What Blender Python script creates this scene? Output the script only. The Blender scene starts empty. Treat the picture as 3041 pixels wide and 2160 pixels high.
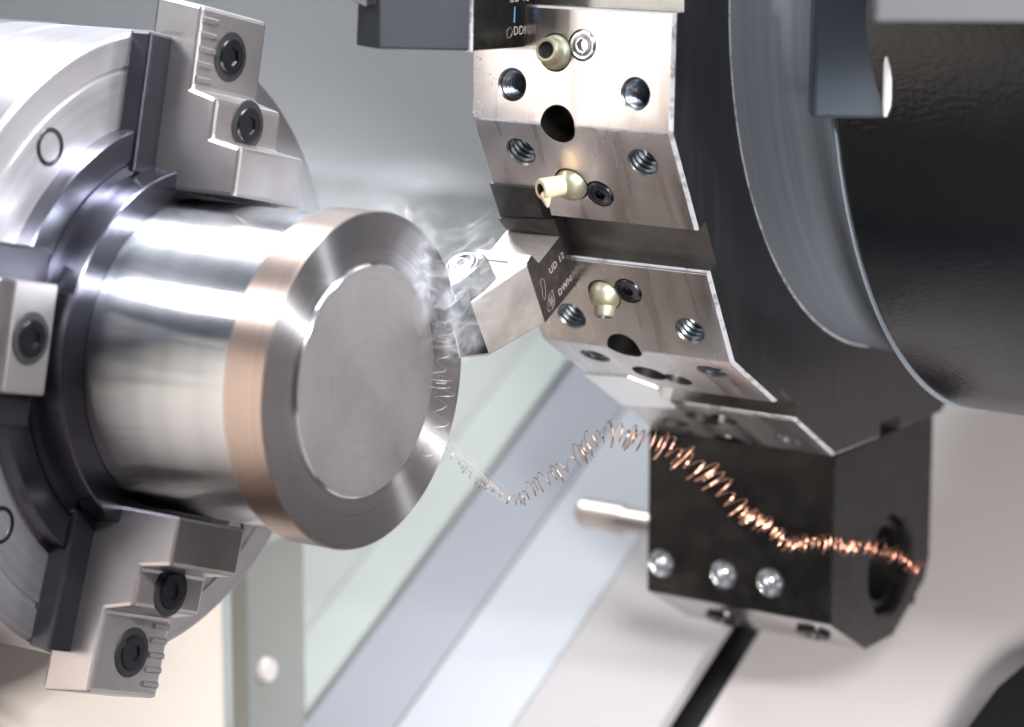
import bpy, bmesh, math, random
from mathutils import Vector, Matrix
S = 0.001                      # everything below is written in millimetres
R = math.radians
sc = bpy.context.scene
col = sc.collection
random.seed(7)

# ------------------------------------------------------------------ camera
cam_d = bpy.data.cameras.new('camera'); cam = bpy.data.objects.new('camera', cam_d); col.objects.link(cam)
YAW, PIT, ROLL = 1.0, 0.2169, 0.001
fw = Vector((-math.cos(YAW) * math.cos(PIT), math.sin(YAW) * math.cos(PIT), -math.sin(PIT)))
rt = fw.cross(Vector((0, 0, 1))).normalized(); up = rt.cross(fw)
rt2 = rt * math.cos(ROLL) + up * math.sin(ROLL); up2 = -rt * math.sin(ROLL) + up * math.cos(ROLL)
m = Matrix((rt2, up2, -fw)).transposed().to_4x4()
m.translation = Vector((374.16, -519.95, 145.29)) * S
cam.matrix_world = m
cam_d.sensor_width = 36; cam_d.lens = 98.44
cam_d.clip_start = 0.02; cam_d.clip_end = 20
cam_d.dof.use_dof = True; cam_d.dof.focus_distance = 0.694; cam_d.dof.aperture_fstop = 8.0
cam_d.dof.aperture_blades = 8
sc.camera = cam

# ------------------------------------------------------------------ world and lamps
w = bpy.data.worlds.new('World'); sc.world = w; w.use_nodes = True
nt = w.node_tree; bg = nt.nodes['Background']
tc = nt.nodes.new('ShaderNodeTexCoord'); sx = nt.nodes.new('ShaderNodeSeparateXYZ'); cr = nt.nodes.new('ShaderNodeValToRGB')
mr = nt.nodes.new('ShaderNodeMapRange'); mr.inputs[1].default_value = -1; mr.inputs[2].default_value = 1
nt.links.new(tc.outputs['Generated'], sx.inputs[0]); nt.links.new(sx.outputs[2], mr.inputs[0])
nt.links.new(mr.outputs[0], cr.inputs[0]); nt.links.new(cr.outputs[0], bg.inputs[0])
e = cr.color_ramp.elements
e[0].position = 0.0; e[0].color = (0.24, 0.20, 0.185, 1)
e[1].position = 1.0; e[1].color = (0.60, 0.66, 0.76, 1)
k = e.new(0.45); k.color = (0.27, 0.255, 0.26, 1)
k = e.new(0.60); k.color = (0.22, 0.23, 0.27, 1)
bg.inputs[1].default_value = 0.24


def area(name, loc, target, width, length, power, color, along=None):
    """rectangular lamp; its long side follows the vector along"""
    d = bpy.data.lights.new(name, 'AREA'); d.shape = 'RECTANGLE'; d.size = width * S; d.size_y = length * S
    d.energy = power; d.color = color
    o = bpy.data.objects.new(name, d); col.objects.link(o)
    z = (Vector(loc) - Vector(target)).normalized()
    y = Vector(along) if along else Vector((0, 0, 1))
    y = (y - z * y.dot(z)).normalized(); x = y.cross(z)
    mm = Matrix((x, y, z)).transposed().to_4x4(); mm.translation = Vector(loc) * S
    o.matrix_world = mm
    return o


sd = bpy.data.lights.new('machine_lamp', 'SPOT'); sd.energy = 2.6; sd.color = (1.0, 0.985, 0.97)
sd.spot_size = R(12.0); sd.spot_blend = 0.35; sd.shadow_soft_size = 0.022
so = bpy.data.objects.new('machine_lamp', sd); col.objects.link(so); so.location = Vector((-376, -690, 130)) * S
so.rotation_euler = (Vector((12, 60, 55)) - Vector((-376, -690, 130))).to_track_quat('-Z', 'Y').to_euler()
area('strip_lamp', (420, -241, 402), (0, 0, 0), 36, 560, 4.0, (0.97, 0.98, 1.0), (434, 350, -245))
area('strip_lamp', (308, 185, 588), (0, 0, 0), 40, 250, 4.0, (0.95, 0.97, 1.0), (204, 63, -126))
area('left_lamp', (-342, -288, 396), (0, 0, 0), 120, 200, 1.3, (1.0, 1.0, 1.0), (1, 0, 0))
area('left_lamp', (-342, 172, 462), (0, 0, 0), 110, 200, 1.7, (0.95, 0.97, 1.0), (1, 0, 0))
area('right_strip_lamp', (640, 40, 207), (0, 0, 0), 20, 420, 7.0, (1.0, 0.99, 1.0), (58, 344, -241))
area('right_strip_lamp', (428, 240, 490), (0, 0, 0), 22, 280, 3.4, (0.96, 0.97, 1.0), (138, 77, -157))
area('cover_fill_light', (-60, 60, 680), (20, 220, -100), 520, 380, 4.5, (0.95, 0.98, 1.0))  # added soft lamp that brightens the way cover from above
dl = bpy.data.lights.new('cover_fill_spot', 'SPOT'); dl.energy = 36.0; dl.color = (1.0, 0.965, 0.95)  # added fill spot, brightens the pale cover beside the block
dl.spot_size = R(46); dl.spot_blend = 0.8; dl.shadow_soft_size = 0.06
do = bpy.data.objects.new('cover_fill_spot', dl); col.objects.link(do); do.location = Vector((450, -300, -60)) * S
do.rotation_euler = (Vector((120, 190, -150)) - Vector((450, -300, -60))).to_track_quat('-Z', 'Y').to_euler()
sc.view_settings.view_transform = 'Standard'; sc.view_settings.look = 'None'
sc.view_settings.exposure = 0.36; sc.view_settings.gamma = 1.0
try:
    sc.cycles.use_denoising = True
    sc.cycles.max_bounces = 8; sc.cycles.glossy_bounces = 5; sc.cycles.volume_bounces = 1
    sc.cycles.caustics_reflective = False; sc.cycles.sample_clamp_indirect = 6.0
    sc.cycles.volume_step_rate = 1.0
except Exception:
    pass

# ------------------------------------------------------------------ materials


def mat(name, color, metallic=0.0, rough=0.4, aniso=0.0, tangent=None, coat=0.0, bump=None, var=None, spec=0.5,
        rvar=None, coord='Object', rings=None):
    """var = (scale vec, detail, colour2, lo, hi) mixes a second colour by noise; bump = (scale vec, strength, distance)"""
    mt = bpy.data.materials.new(name); mt.use_nodes = True
    t = mt.node_tree; b = t.nodes['Principled BSDF']
    b.inputs['Base Color'].default_value = (*color, 1); b.inputs['Metallic'].default_value = metallic
    b.inputs['Roughness'].default_value = rough; b.inputs['Specular IOR Level'].default_value = spec
    if coat:
        b.inputs['Coat Weight'].default_value = coat; b.inputs['Coat Roughness'].default_value = 0.08
    if aniso:
        b.inputs['Anisotropic'].default_value = aniso
        b.inputs['Anisotropic Rotation'].default_value = 0.25
        tg = t.nodes.new('ShaderNodeTangent'); tg.direction_type = 'RADIAL'; tg.axis = tangent or 'X'
        t.links.new(tg.outputs[0], b.inputs['Tangent'])
    c = t.nodes.new('ShaderNodeTexCoord')

    def noise(scale, detail=4.0, rough_=0.6):
        mp = t.nodes.new('ShaderNodeMapping'); mp.inputs['Scale'].default_value = scale
        t.links.new(c.outputs[coord], mp.inputs[0])
        n = t.nodes.new('ShaderNodeTexNoise'); n.inputs['Scale'].default_value = 1.0
        n.inputs['Detail'].default_value = detail; n.inputs['Roughness'].default_value = rough_
        t.links.new(mp.outputs[0], n.inputs[0]); return n
    if var:
        n = noise(var[0], var[1]); mr_ = t.nodes.new('ShaderNodeMapRange')
        mr_.inputs[1].default_value = var[3]; mr_.inputs[2].default_value = var[4]
        t.links.new(n.outputs[0], mr_.inputs[0])
        mx = t.nodes.new('ShaderNodeMix'); mx.data_type = 'RGBA'
        mx.inputs[6].default_value = (*color, 1); mx.inputs[7].default_value = (*var[2], 1)
        t.links.new(mr_.outputs[0], mx.inputs[0]); t.links.new(mx.outputs[2], b.inputs['Base Color'])
    if rvar:
        n = noise(rvar[0], 3.0); mr_ = t.nodes.new('ShaderNodeMapRange')
        mr_.inputs[1].default_value = 0.3; mr_.inputs[2].default_value = 0.7
        mr_.inputs[3].default_value = rvar[1]; mr_.inputs[4].default_value = rvar[2]
        t.links.new(n.outputs[0], mr_.inputs[0]); t.links.new(mr_.outputs[0], b.inputs['Roughness'])
    if rings:
        # concentric or axial turning marks: noise that depends only on the distance from the axis (or on X)
        sp = t.nodes.new('ShaderNodeSeparateXYZ'); t.links.new(c.outputs['Object'], sp.inputs[0])
        cb = t.nodes.new('ShaderNodeCombineXYZ'); t.links.new(sp.outputs[1], cb.inputs[0]); t.links.new(sp.outputs[2], cb.inputs[1])
        ln = t.nodes.new('ShaderNodeVectorMath'); ln.operation = 'LENGTH'; t.links.new(cb.outputs[0], ln.inputs[0])
        c2 = t.nodes.new('ShaderNodeCombineXYZ'); t.links.new(ln.outputs['Value'], c2.inputs[0]); t.links.new(sp.outputs[0], c2.inputs[1])
        n = t.nodes.new('ShaderNodeTexNoise'); n.inputs['Scale'].default_value = rings[0]; n.inputs['Detail'].default_value = 4
        t.links.new(c2.outputs[0], n.inputs[0])
        mr_ = t.nodes.new('ShaderNodeMapRange'); mr_.inputs[1].default_value = 0.3; mr_.inputs[2].default_value = 0.7
        mr_.inputs[3].default_value = rings[1]; mr_.inputs[4].default_value = rings[2]
        t.links.new(n.outputs[0], mr_.inputs[0])
        mu = t.nodes.new('ShaderNodeMix'); mu.data_type = 'RGBA'; mu.blend_type = 'MULTIPLY'; mu.inputs[0].default_value = 1.0
        if b.inputs['Base Color'].is_linked: t.links.new(b.inputs['Base Color'].links[0].from_socket, mu.inputs[6])
        else: mu.inputs[6].default_value = (*color, 1)
        t.links.new(mr_.outputs[0], mu.inputs[7]); t.links.new(mu.outputs[2], b.inputs['Base Color'])
    if bump:
        n = noise(bump[0], 3.0); bp = t.nodes.new('ShaderNodeBump')
        bp.inputs['Strength'].default_value = bump[1]; bp.inputs['Distance'].default_value = bump[2] * S
        t.links.new(n.outputs[0], bp.inputs['Height']); t.links.new(bp.outputs[0], b.inputs['Normal'])
    return mt


STEEL_OD = mat('turned_steel_outside', (0.57, 0.59, 0.62), 1.0, 0.24, 1.0, 'X', var=((120, 3, 3), 1.0, (0.49, 0.51, 0.54), 0.35, 0.65))
STEEL_RIM = mat('turned_steel_rim', (0.42, 0.335, 0.30), 1.0, 0.32, 0.5, 'X', rings=(900, 0.85, 1.05))
STEEL_RING = mat('turned_steel_ring', (0.62, 0.61, 0.63), 1.0, 0.23, 1.0, 'X', rings=(1400, 0.85, 1.05))
STEEL_FACE = mat('faced_steel', (0.34, 0.32, 0.325), 0.85, 0.5, var=((60, 60, 60), 3.0, (0.28, 0.26, 0.265), 0.3, 0.7), rings=(4500, 0.9, 1.06))
END_MAT = mat('disc_end_dark_reflection', (0.13, 0.127, 0.135), 1.0, 0.33, rvar=((30, 300, 30), 0.28, 0.40))  # end face coloured dark to stand for the drum it reflects
CHUCK_MAT = mat('chuck_ground_steel', (0.60, 0.59, 0.63), 0.85, 0.30, 0.6, 'X',
                var=((25, 25, 25), 3.0, (0.42, 0.40, 0.42), 0.3, 0.8), rings=(500, 0.8, 1.05))
JAW_MAT = mat('jaw_hardened_steel', (0.50, 0.48, 0.49), 0.9, 0.30, var=((60, 60, 60), 3.0, (0.44, 0.40, 0.40), 0.4, 0.7))
BASE_JAW = mat('base_jaw_shade', (0.07, 0.07, 0.085), 0.9, 0.3)  # dark tone stands for the shade beside the jaws
HOLE_SHADE = mat('hole_painted_shade', (0.02, 0.02, 0.022), 0.3, 0.5)  # near black puts the shade inside holes into the colour
TURRET_MAT = mat('turret_ground_steel', (0.70, 0.655, 0.635), 1.0, 0.30,
                 var=((40, 40, 40), 2.0, (0.55, 0.49, 0.46), 0.25, 0.8), rvar=((170, 16, 16), 0.22, 0.42))
EDGE_MAT = mat('chamfer_painted_glint', (0.56, 0.57, 0.60), 0.5, 0.4, var=((260, 260, 260), 4.0, (0.30, 0.29, 0.29), 0.5, 0.62))  # bright diffuse colour painted in for the glint on edges
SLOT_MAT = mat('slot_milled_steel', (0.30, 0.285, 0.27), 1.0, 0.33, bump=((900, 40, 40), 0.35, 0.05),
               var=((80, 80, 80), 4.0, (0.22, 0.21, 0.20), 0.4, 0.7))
HUB_MAT = mat('hub_satin_steel', (0.27, 0.30, 0.34), 0.25, 0.33, var=((500, 8, 8), 3.0, (0.22, 0.25, 0.29), 0.35, 0.65),
              coord='Object')
BLACK_OX = mat('black_oxide_steel', (0.005, 0.0048, 0.005), 0.3, 0.22, var=((120, 120, 120), 4.0, (0.012, 0.011, 0.010), 0.45, 0.75),
               rvar=((200, 200, 200), 0.18, 0.30))
TOOL_DARK = mat('tool_browned_steel', (0.040, 0.034, 0.034), 0.5, 0.38, var=((400, 400, 400), 4.0, (0.07, 0.058, 0.058), 0.4, 0.7))
TOOL_NICKEL = mat('tool_satin_nickel', (0.56, 0.50, 0.47), 0.75, 0.5, bump=((2500, 2500, 2500), 0.12, 0.03),
                  var=((150, 150, 150), 4.0, (0.42, 0.38, 0.36), 0.4, 0.7))
POLISHED = mat('polished_steel', (0.75, 0.75, 0.77), 1.0, 0.13)
CARBIDE = mat('coated_carbide', (0.42, 0.45, 0.50), 1.0, 0.14)
BRASS = mat('brass_nozzle', (0.52, 0.49, 0.33), 0.75, 0.42, var=((300, 300, 300), 3.0, (0.42, 0.42, 0.34), 0.4, 0.7))
CREAM_TIP = mat('cream_plastic_tip', (0.80, 0.62, 0.42), 0.0, 0.35)
SCREW_DARK = mat('blued_screw', (0.10, 0.10, 0.12), 1.0, 0.25)
SCREW_MAT = mat('bright_screw', (0.62, 0.62, 0.65), 1.0, 0.22)
THREAD_MAT = mat('thread_steel', (0.26, 0.30, 0.34), 1.0, 0.3)  # steel tone darkened so the hole walls look deep in shade
DRUM_MAT = mat('black_gloss_casting_paint', (0.003, 0.0045, 0.006), 0.0, 0.2, spec=0.5, bump=((500, 800, 800), 0.5, 0.2),
               rvar=((25, 40, 40), 0.14, 0.28))
COPPER = mat('heat_tinted_chip', (0.80, 0.45, 0.30), 1.0, 0.28, var=((60, 60, 60), 2.0, (0.62, 0.50, 0.42), 0.4, 0.65))
SILVER_CHIP = mat('pale_steel_chip', (0.62, 0.58, 0.54), 0.5, 0.45)
ETCH = mat('laser_etched_mark', (0.42, 0.37, 0.33), 0.2, 0.6)
BLUE_INK = mat('blue_mark', (0.10, 0.30, 0.60), 0.0, 0.5)
WALL_MAT = mat('grey_wall_paint', (0.50, 0.52, 0.56), 0.0, 0.45)
CREAM_WALL = mat('cream_enclosure_paint', (0.90, 0.80, 0.70), 0.0, 0.42)
COVER_MAT = mat('way_cover_half_lit', (0.31, 0.32, 0.35), 0.08, 0.5)  # the cover tones paint light and shade across one grey cover
COVER_GREY = mat('way_cover_shaded_grey', (0.28, 0.29, 0.285), 0.05, 0.5)
COVER_BLUE = mat('way_cover_shaded_blue', (0.21, 0.22, 0.25), 0.08, 0.5)
COVER_GREEN = mat('way_cover_shaded_green', (0.30, 0.325, 0.315), 0.08, 0.5)
COVER_WARM = mat('way_cover_lit_warm', (0.27, 0.255, 0.26), 0.05, 0.5)
COVER_PALE = mat('way_cover_lit_pale', (0.37, 0.345, 0.345), 0.05, 0.5)
STRIP_MAT = mat('grey_green_strip', (0.27, 0.28, 0.26), 0.2, 0.45)
GAP_BLACK = mat('gap_black', (0.004, 0.004, 0.0045), 0.0, 0.6, spec=0.2)  # black tone put in for the dark of open gaps
BRACKET_MAT = mat('bracket_blue_grey', (0.04, 0.052, 0.068), 0.4, 0.35)
PALE_MAT = mat('pale_grey_casting', (0.11, 0.11, 0.12), 0.2, 0.4)

# ------------------------------------------------------------------ mesh helpers


class MB:
    def __init__(self): self.v = []; self.f = []; self.mi = []

    def add(self, vs, fs, mi=0):
        b = len(self.v); self.v += [Vector(p) for p in vs]
        for f in fs: self.f.append([i + b for i in f]); self.mi.append(mi)

    def prism(self, bottom, top, mi=0, side=None):
        n = len(bottom); fs = [list(range(n))[::-1], list(range(n, 2 * n))]
        b = len(self.v); self.v += [Vector(p) for p in bottom] + [Vector(p) for p in top]
        for f in fs: self.f.append([i + b for i in f]); self.mi.append(mi)
        for i in range(n):
            j = (i + 1) % n; self.f.append([b + i, b + j, b + n + j, b + n + i])
            self.mi.append(side[i] if side else mi)

    def box(self, x0, x1, y0, y1, z0, z1, mi=0):
        self.prism([(x0, y0, z0), (x1, y0, z0), (x1, y1, z0), (x0, y1, z0)],
                   [(x0, y0, z1), (x1, y0, z1), (x1, y1, z1), (x0, y1, z1)], mi)

    def lathe(self, prof, o=(0, 0, 0), ax=(1, 0, 0), n=48, mi=0, cap0=False, cap1=False, hexa=None):
        """prof = [(distance along axis, radius)]"""
        ax = Vector(ax).normalized(); o = Vector(o)
        u = ax.orthogonal().normalized()
        if abs(ax.x) > 0.99: u = Vector((0, 0, 1))
        v = ax.cross(u); b = len(self.v); mis = mi if isinstance(mi, list) else [mi] * len(prof)
        for q, (a, r) in enumerate(prof):
            for i in range(n):
                t = 2 * math.pi * i / n; rr = r
                if hexa and hexa[q]:
                    tt = (t % (math.pi / 3)) - math.pi / 6; rr = r * math.cos(math.pi / 6) / math.cos(tt)
                self.v.append(o + ax * a + (u * math.cos(t) + v * math.sin(t)) * rr)
        for q in range(len(prof) - 1):
            for i in range(n):
                j = (i + 1) % n
                self.f.append([b + q * n + i, b + q * n + j, b + (q + 1) * n + j, b + (q + 1) * n + i]); self.mi.append(mis[q])
        if cap0: self.f.append([b + i for i in range(n)][::-1]); self.mi.append(mis[0])
        if cap1: self.f.append([b + (len(prof) - 1) * n + i for i in range(n)]); self.mi.append(mis[-1])

    def tube(self, pts, rad, n=8, mi=0, closed=False):
        b = len(self.v); P = [Vector(p) for p in pts]; prev = None; N = len(P)
        for i, p in enumerate(P):
            d = (P[min(i + 1, N - 1)] - P[max(i - 1, 0)]).normalized()
            if prev is None: prev = d.orthogonal().normalized()
            prev = (prev - d * prev.dot(d)).normalized(); s = d.cross(prev)
            r = rad[i] if isinstance(rad, (list, tuple)) else rad
            for j in range(n):
                t = 2 * math.pi * j / n; self.v.append(p + (prev * math.cos(t) + s * math.sin(t)) * r)
        for i in range(N - 1):
            for j in range(n):
                k2 = (j + 1) % n; self.f.append([b + i * n + j, b + i * n + k2, b + (i + 1) * n + k2, b + (i + 1) * n + j]); self.mi.append(mi)
        self.f.append([b + j for j in range(n)][::-1]); self.mi.append(mi)
        self.f.append([b + (N - 1) * n + j for j in range(n)]); self.mi.append(mi)

    def build(self, name, mats, parent=None, smooth=None, bevel=None, origin=None):
        me = bpy.data.meshes.new(name)
        og = Vector(origin) if origin is not None else Vector((0, 0, 0))
        me.from_pydata([(p - og) * S for p in self.v], [], self.f)
        mats = mats if isinstance(mats, (list, tuple)) else [mats]
        for x in mats: me.materials.append(x)
        me.polygons.foreach_set('material_index', self.mi)
        bm = bmesh.new(); bm.from_mesh(me)
        bmesh.ops.recalc_face_normals(bm, faces=bm.faces)
        if bevel:
            es = [ed for ed in bm.edges if len(ed.link_faces) == 2 and ed.calc_face_angle(0) > R(25)]
            bmesh.ops.bevel(bm, geom=es, offset=bevel * S, segments=2, affect='EDGES', profile=0.6, clamp_overlap=True)
        bm.to_mesh(me); bm.free()
        if smooth:
            me.polygons.foreach_set('use_smooth', [True] * len(me.polygons)); me.set_sharp_from_angle(angle=R(smooth))
        o = bpy.data.objects.new(name, me); col.objects.link(o)
        o.location = og * S
        if parent is not None:
            o.parent = parent
            o.location = og * S - (pw(parent))
        return o


WORLD = {}


def pw(o):
    """world translation of an unrotated object chain"""
    t = Vector((0, 0, 0))
    while o is not None: t += o.location; o = o.parent
    return t


def tag(o, label=None, cat=None, group=None, kind=None):
    if label: o['label'] = label
    if cat: o['category'] = cat
    if group: o['group'] = group
    if kind: o['kind'] = kind
    return o


def empty(name, loc, label, cat, group=None):
    o = bpy.data.objects.new(name, None); col.objects.link(o); o.location = Vector(loc) * S
    o.empty_display_size = 0.01
    return tag(o, label, cat, group)


# ------------------------------------------------------------------ turret frame (12 stations around axis parallel to X)
TY, TZ, TR, TPH, XR, XL = 191.0, 85.88, 135.73, 3.37222, 47.66, -9.88


def vert(k):
    a = TPH + R(30) * k
    return Vector((0, TY + TR * math.cos(a), TZ + TR * math.sin(a)))


def frame(k):
    A = vert(k); B = vert(k + 1); mm = (A + B) / 2; t = (B - A).normalized(); n = (mm - Vector((0, TY, TZ))).normalized()
    return mm, t, n


def F(k, x, v, o):
    mm, t, n = frame(k)
    p = mm + t * v + n * o; p.x = x
    return p


# ------------------------------------------------------------------ background: back wall, slanted way cover, headstock
def slab_v(V, x0, x1, o0, o1, th, name, mt, parent=None):
    b = MB()
    b.prism([F(0, x0, V, o0), F(0, x1, V, o0), F(0, x1, V, o1), F(0, x0, V, o1)],
            [F(0, x0, V + th, o0), F(0, x1, V + th, o0), F(0, x1, V + th, o1), F(0, x0, V + th, o1)])
    return b.build(name, mt, parent, bevel=0.3)


b = MB(); b.box(-900, 700, 372, 380, -220, 500)
tag(b.build('back_wall', WALL_MAT), kind='structure')
b = MB()
b.prism([F(0, -900, 186.5, -260), F(0, 700, 186.5, -260), F(0, 700, 186.5, 420), F(0, -900, 186.5, 420)],
        [F(0, -900, 190, -260), F(0, 700, 190, -260), F(0, 700, 190, 420), F(0, -900, 190, 420)])
tag(b.build('bed_surface', GAP_BLACK), kind='structure')  # black sheet under the covers gives the open slot its darkness
b = MB(); b.box(-900, 700, 285, 371, 118, 132)
lg = tag(b.build('unseen_shade_board', WALL_MAT, bpy.data.objects['back_wall']), kind='structure')  # unseen board added to shade the rear of the cover
wc = bpy.data.objects.new('way_cover', None); col.objects.link(wc)
tag(wc, 'slanted sheet steel way covers with a black slot, behind the turret', 'way cover')
slab_v(180, -900, -145, -238, 400, 5, 'cover_sheet', COVER_GREY, wc)
slab_v(179.2, -144, -124, -238, 400, 5, 'cover_sheet', COVER_GREEN, wc)
slab_v(180, -122, -92, -238, 400, 5, 'cover_sheet', COVER_BLUE, wc)
slab_v(179.6, -91, -55, -238, 400, 5, 'cover_sheet', COVER_MAT, wc)
slab_v(179.2, -54.4, -10, -238, 400, 5, 'cover_sheet', COVER_WARM, wc)
slab_v(178, 3, 700, -238, 400, 5, 'cover_sheet', COVER_PALE, wc)
# black sheet standing for the dark gap low right
b = MB()
pts = [(108, -66), (101, -58), (96, -44), (90, -38), (86, -28), (84, -12), (80, 60), (80, 400), (700, 400), (700, -66)]
b.prism([F(0, x, 168, o) for x, o in pts], [F(0, x, 176, o) for x, o in pts])
tag(b.build('dark_gap_sheet', GAP_BLACK, bevel=1.0), 'black sheet standing for a dark gap in the lower right corner beside the pale cover', 'dark gap')

hs = empty('headstock_housing', (-180, -60, -220), 'cream painted headstock housing behind and below the chuck', 'machine housing')
b = MB(); b.box(-400, -112, -700, 84, -260, 64)
b.build('housing_body', CREAM_WALL, hs, bevel=2.0)
b = MB(); b.box(-110.5, -104, 85, 112, -260, -78)
ed = b.build('edge_strip', STRIP_MAT, hs, bevel=1.0)
b = MB(); b.lathe([(0, 4.0), (1.2, 4.0), (2.4, 3.0), (2.6, 0.01)], (-103.9, 92, -116), (1, 0, 0), 24)
b.build('panel_screw', mat('screw_pink_grey', (0.75, 0.68, 0.68), 0.3, 0.4), hs, smooth=40)
b = MB(); b.box(-400, -125, -700, 40, 65, 74)
b.build('top_cover', PALE_MAT, hs, bevel=2.0)


b = MB(); b.box(-108, 340, -420, 0, -134, -128)
tag(b.build('unseen_dark_reflector', mat('dark_reflector_tone', (0.07, 0.055, 0.05), 0.4, 0.5), bevel=1.0), kind='structure')  # unseen dark board added to darken reflections in cylinder and rim

# ------------------------------------------------------------------ chuck
ch = empty('lathe_chuck', (-67, 0, 0), 'large round steel lathe chuck gripping the workpiece at left', 'lathe chuck')
b = MB()
b.lathe([(-112, 30), (-112, 76.5), (-110, 78), (-96, 78), (-95, 77), (-93.5, 77), (-92.5, 78), (-68, 78), (-67, 77), (-67, 70.4), (-67.7, 70), (-67.7, 69.2), (-67, 68.8), (-67, 50)], n=160,
        cap0=True)
b.build('chuck_body', CHUCK_MAT, ch, smooth=30)
b = MB()
b.lathe([(-67.2, 56), (-62.4, 56), (-62, 55.6), (-62, 49.4), (-62.6, 49.2), (-62.6, 48.6), (-62, 48.4), (-62, 46), (-54.4, 45.4), (-54, 45), (-54, 42.6), (-54, 38.2), (-60, 38.2)], n=128)
b.build('stepped_collar', mat('collar_dark_reflection', (0.13, 0.13, 0.16), 1.0, 0.25, 0.6, 'X'), ch, smooth=30)  # dark tone stands for what the steel collar reflects


def jaw(theta, retract=False):
    c, s = math.cos(R(theta)), math.sin(R(theta))
    rad = Vector((0, s, c)); tan = Vector((0, c, -s))
    def P(x, r, t): return Vector((x, 0, 0)) + rad * r + tan * t
    b = MB()
    prof = [(-67.4, 39), (-36, 39), (-36, 51), (-45, 52.5), (-45, 62), (-53, 64), (-53, 84), (-67.4, 86)]
    if retract: prof = [(-67.4, 47), (-57, 47), (-56, 48), (-56, 62), (-60, 63.5), (-60, 84), (-67.4, 86)]
    W = 13
    b.prism([P(x, r, -W) for x, r in prof], [P(x, r, W) for x, r in prof])
    j = b.build('jaw', JAW_MAT, ch, bevel=1.0, origin=P(-67, 60, 0))
    for (x, r) in (((-55.9, 55), (-59.9, 73.5)) if retract else ((-44.9, 57.2), (-52.9, 73.5))):
        q = MB(); q.lathe([(0.0, 6.2), (0.25, 6.0), (0.28, 5.4), (0.28, 0.01)], P(x, r, 0), (1, 0, 0), 24)
        q.build('counterbore_shade', HOLE_SHADE, j, smooth=40)  # dark disc on the jaw paints the shade of a hole
        q = MB(); q.lathe([(0.35, 4.4), (0.9, 4.2), (0.9, 2.3), (0.4, 2.2), (0.4, 0.01)], P(x, r, 0), (1, 0, 0), 24, hexa=[0, 0, 1, 1, 0])
        q.build('socket_screw', SCREW_DARK, j, smooth=40)
    q = MB(); y0 = 46 if retract else 42
    q.prism([P(-67.4, y0, -21), P(-67.4, y0, 21), P(-67.4, 76, 21), P(-67.4, 76, -21)], [P(-61, y0, -21), P(-61, y0, 21), P(-61, 76, 21), P(-61, 76, -21)])
    q.build('base_jaw', BASE_JAW, j, bevel=0.8)
    if retract: return j
    q = MB()
    for i in range(5):
        r0 = 65.5 + i * 3.6
        q.prism([P(-52.9, r0, -12.2), P(-52.9, r0 + 1.6, -12.2), P(-52.9, r0 + 1.6, -6.4), P(-52.9, r0, -6.4)],
                [P(-52.3, r0 + .4, -12.2), P(-52.3, r0 + 1.2, -12.2), P(-52.3, r0 + 1.2, -6.4), P(-52.3, r0 + .4, -6.4)])
    q.build('jaw_serration', JAW_MAT, j)
    return j


for th in (14, 104, -76, -160):
    jaw(th, th == -76)
# T-slots on the chuck face beside jaws
for th in (59, 149, 239, 329):
    c, s = math.cos(R(th)), math.sin(R(th)); rad = Vector((0, s, c))
    q = MB(); q.lathe([(0, 4.6), (0.3, 4.4), (0.3, 3.6), (-0.2, 3.4), (-0.2, 0.01)], Vector((-66.95, 0, 0)) + rad * 63, (1, 0, 0), 24)
    q.build('face_screw', SCREW_DARK, ch, smooth=40)

# ------------------------------------------------------------------ workpiece
wp = empty('steel_workpiece', (-30, 0, 0), 'shiny turned steel workpiece with a flanged round end, clamped in the chuck', 'workpiece')
b = MB()
b.lathe([(-62, 38), (-30, 38), (-16, 38), (-11.4, 38)], n=192)
b.build('shank_cylinder', STEEL_OD, wp, smooth=30)
b = MB()
b.lathe([(-11.4, 37.5), (-11.4, 39.6), (-11.0, 40), (-0.35, 40), (-0.1, 39.85)], n=256)
b.build('flange_rim', STEEL_RIM, wp, smooth=30)
b = MB()
b.lathe([(-0.1, 39.85), (-0.35, 34), (-0.6, 27.9)], n=256)
b.build('bevel_ring', STEEL_RING, wp, smooth=30)
b = MB()
b.lathe([(-0.6, 27.9), (-0.1, 27.7), (0.15, 27.37)], n=256)
b.build('ring_step', POLISHED, wp, smooth=20)
b = MB()
b.lathe([(0.15, 27.37), (0.15, 18), (0.15, 9), (0.15, 0.02)], n=256)
b.build('end_face', STEEL_FACE, wp, smooth=30)

# ------------------------------------------------------------------ turret
tu = empty('tool_turret', (20, TY, TZ), 'twelve sided steel tool turret with threaded holes and slots', 'tool turret')


def mk_raw(mb, name, mats):
    o = mb.build(name, mats); return o


disc = MB()
disc.prism([Vector((XL, vert(k).y, vert(k).z)) for k in range(12)], [Vector((XR, vert(k).y, vert(k).z)) for k in range(12)])
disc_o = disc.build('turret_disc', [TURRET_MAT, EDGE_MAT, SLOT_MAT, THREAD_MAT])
bm = bmesh.new(); bm.from_mesh(disc_o.data)
es = [ed for ed in bm.edges if abs(ed.verts[0].co.x - ed.verts[1].co.x) < 1e-6 and ed.calc_face_angle(0) > 1]
r = bmesh.ops.bevel(bm, geom=es, offset=0.85 * S, segments=1, affect='EDGES', material=1)
es = [ed for ed in bm.edges if abs(ed.verts[0].co.x - ed.verts[1].co.x) > 0.05 and ed.calc_face_angle(0) > R(20)]
bmesh.ops.bevel(bm, geom=es, offset=0.28 * S, segments=1, affect='EDGES', material=1)
bm.to_mesh(disc_o.data); bm.free()

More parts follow.
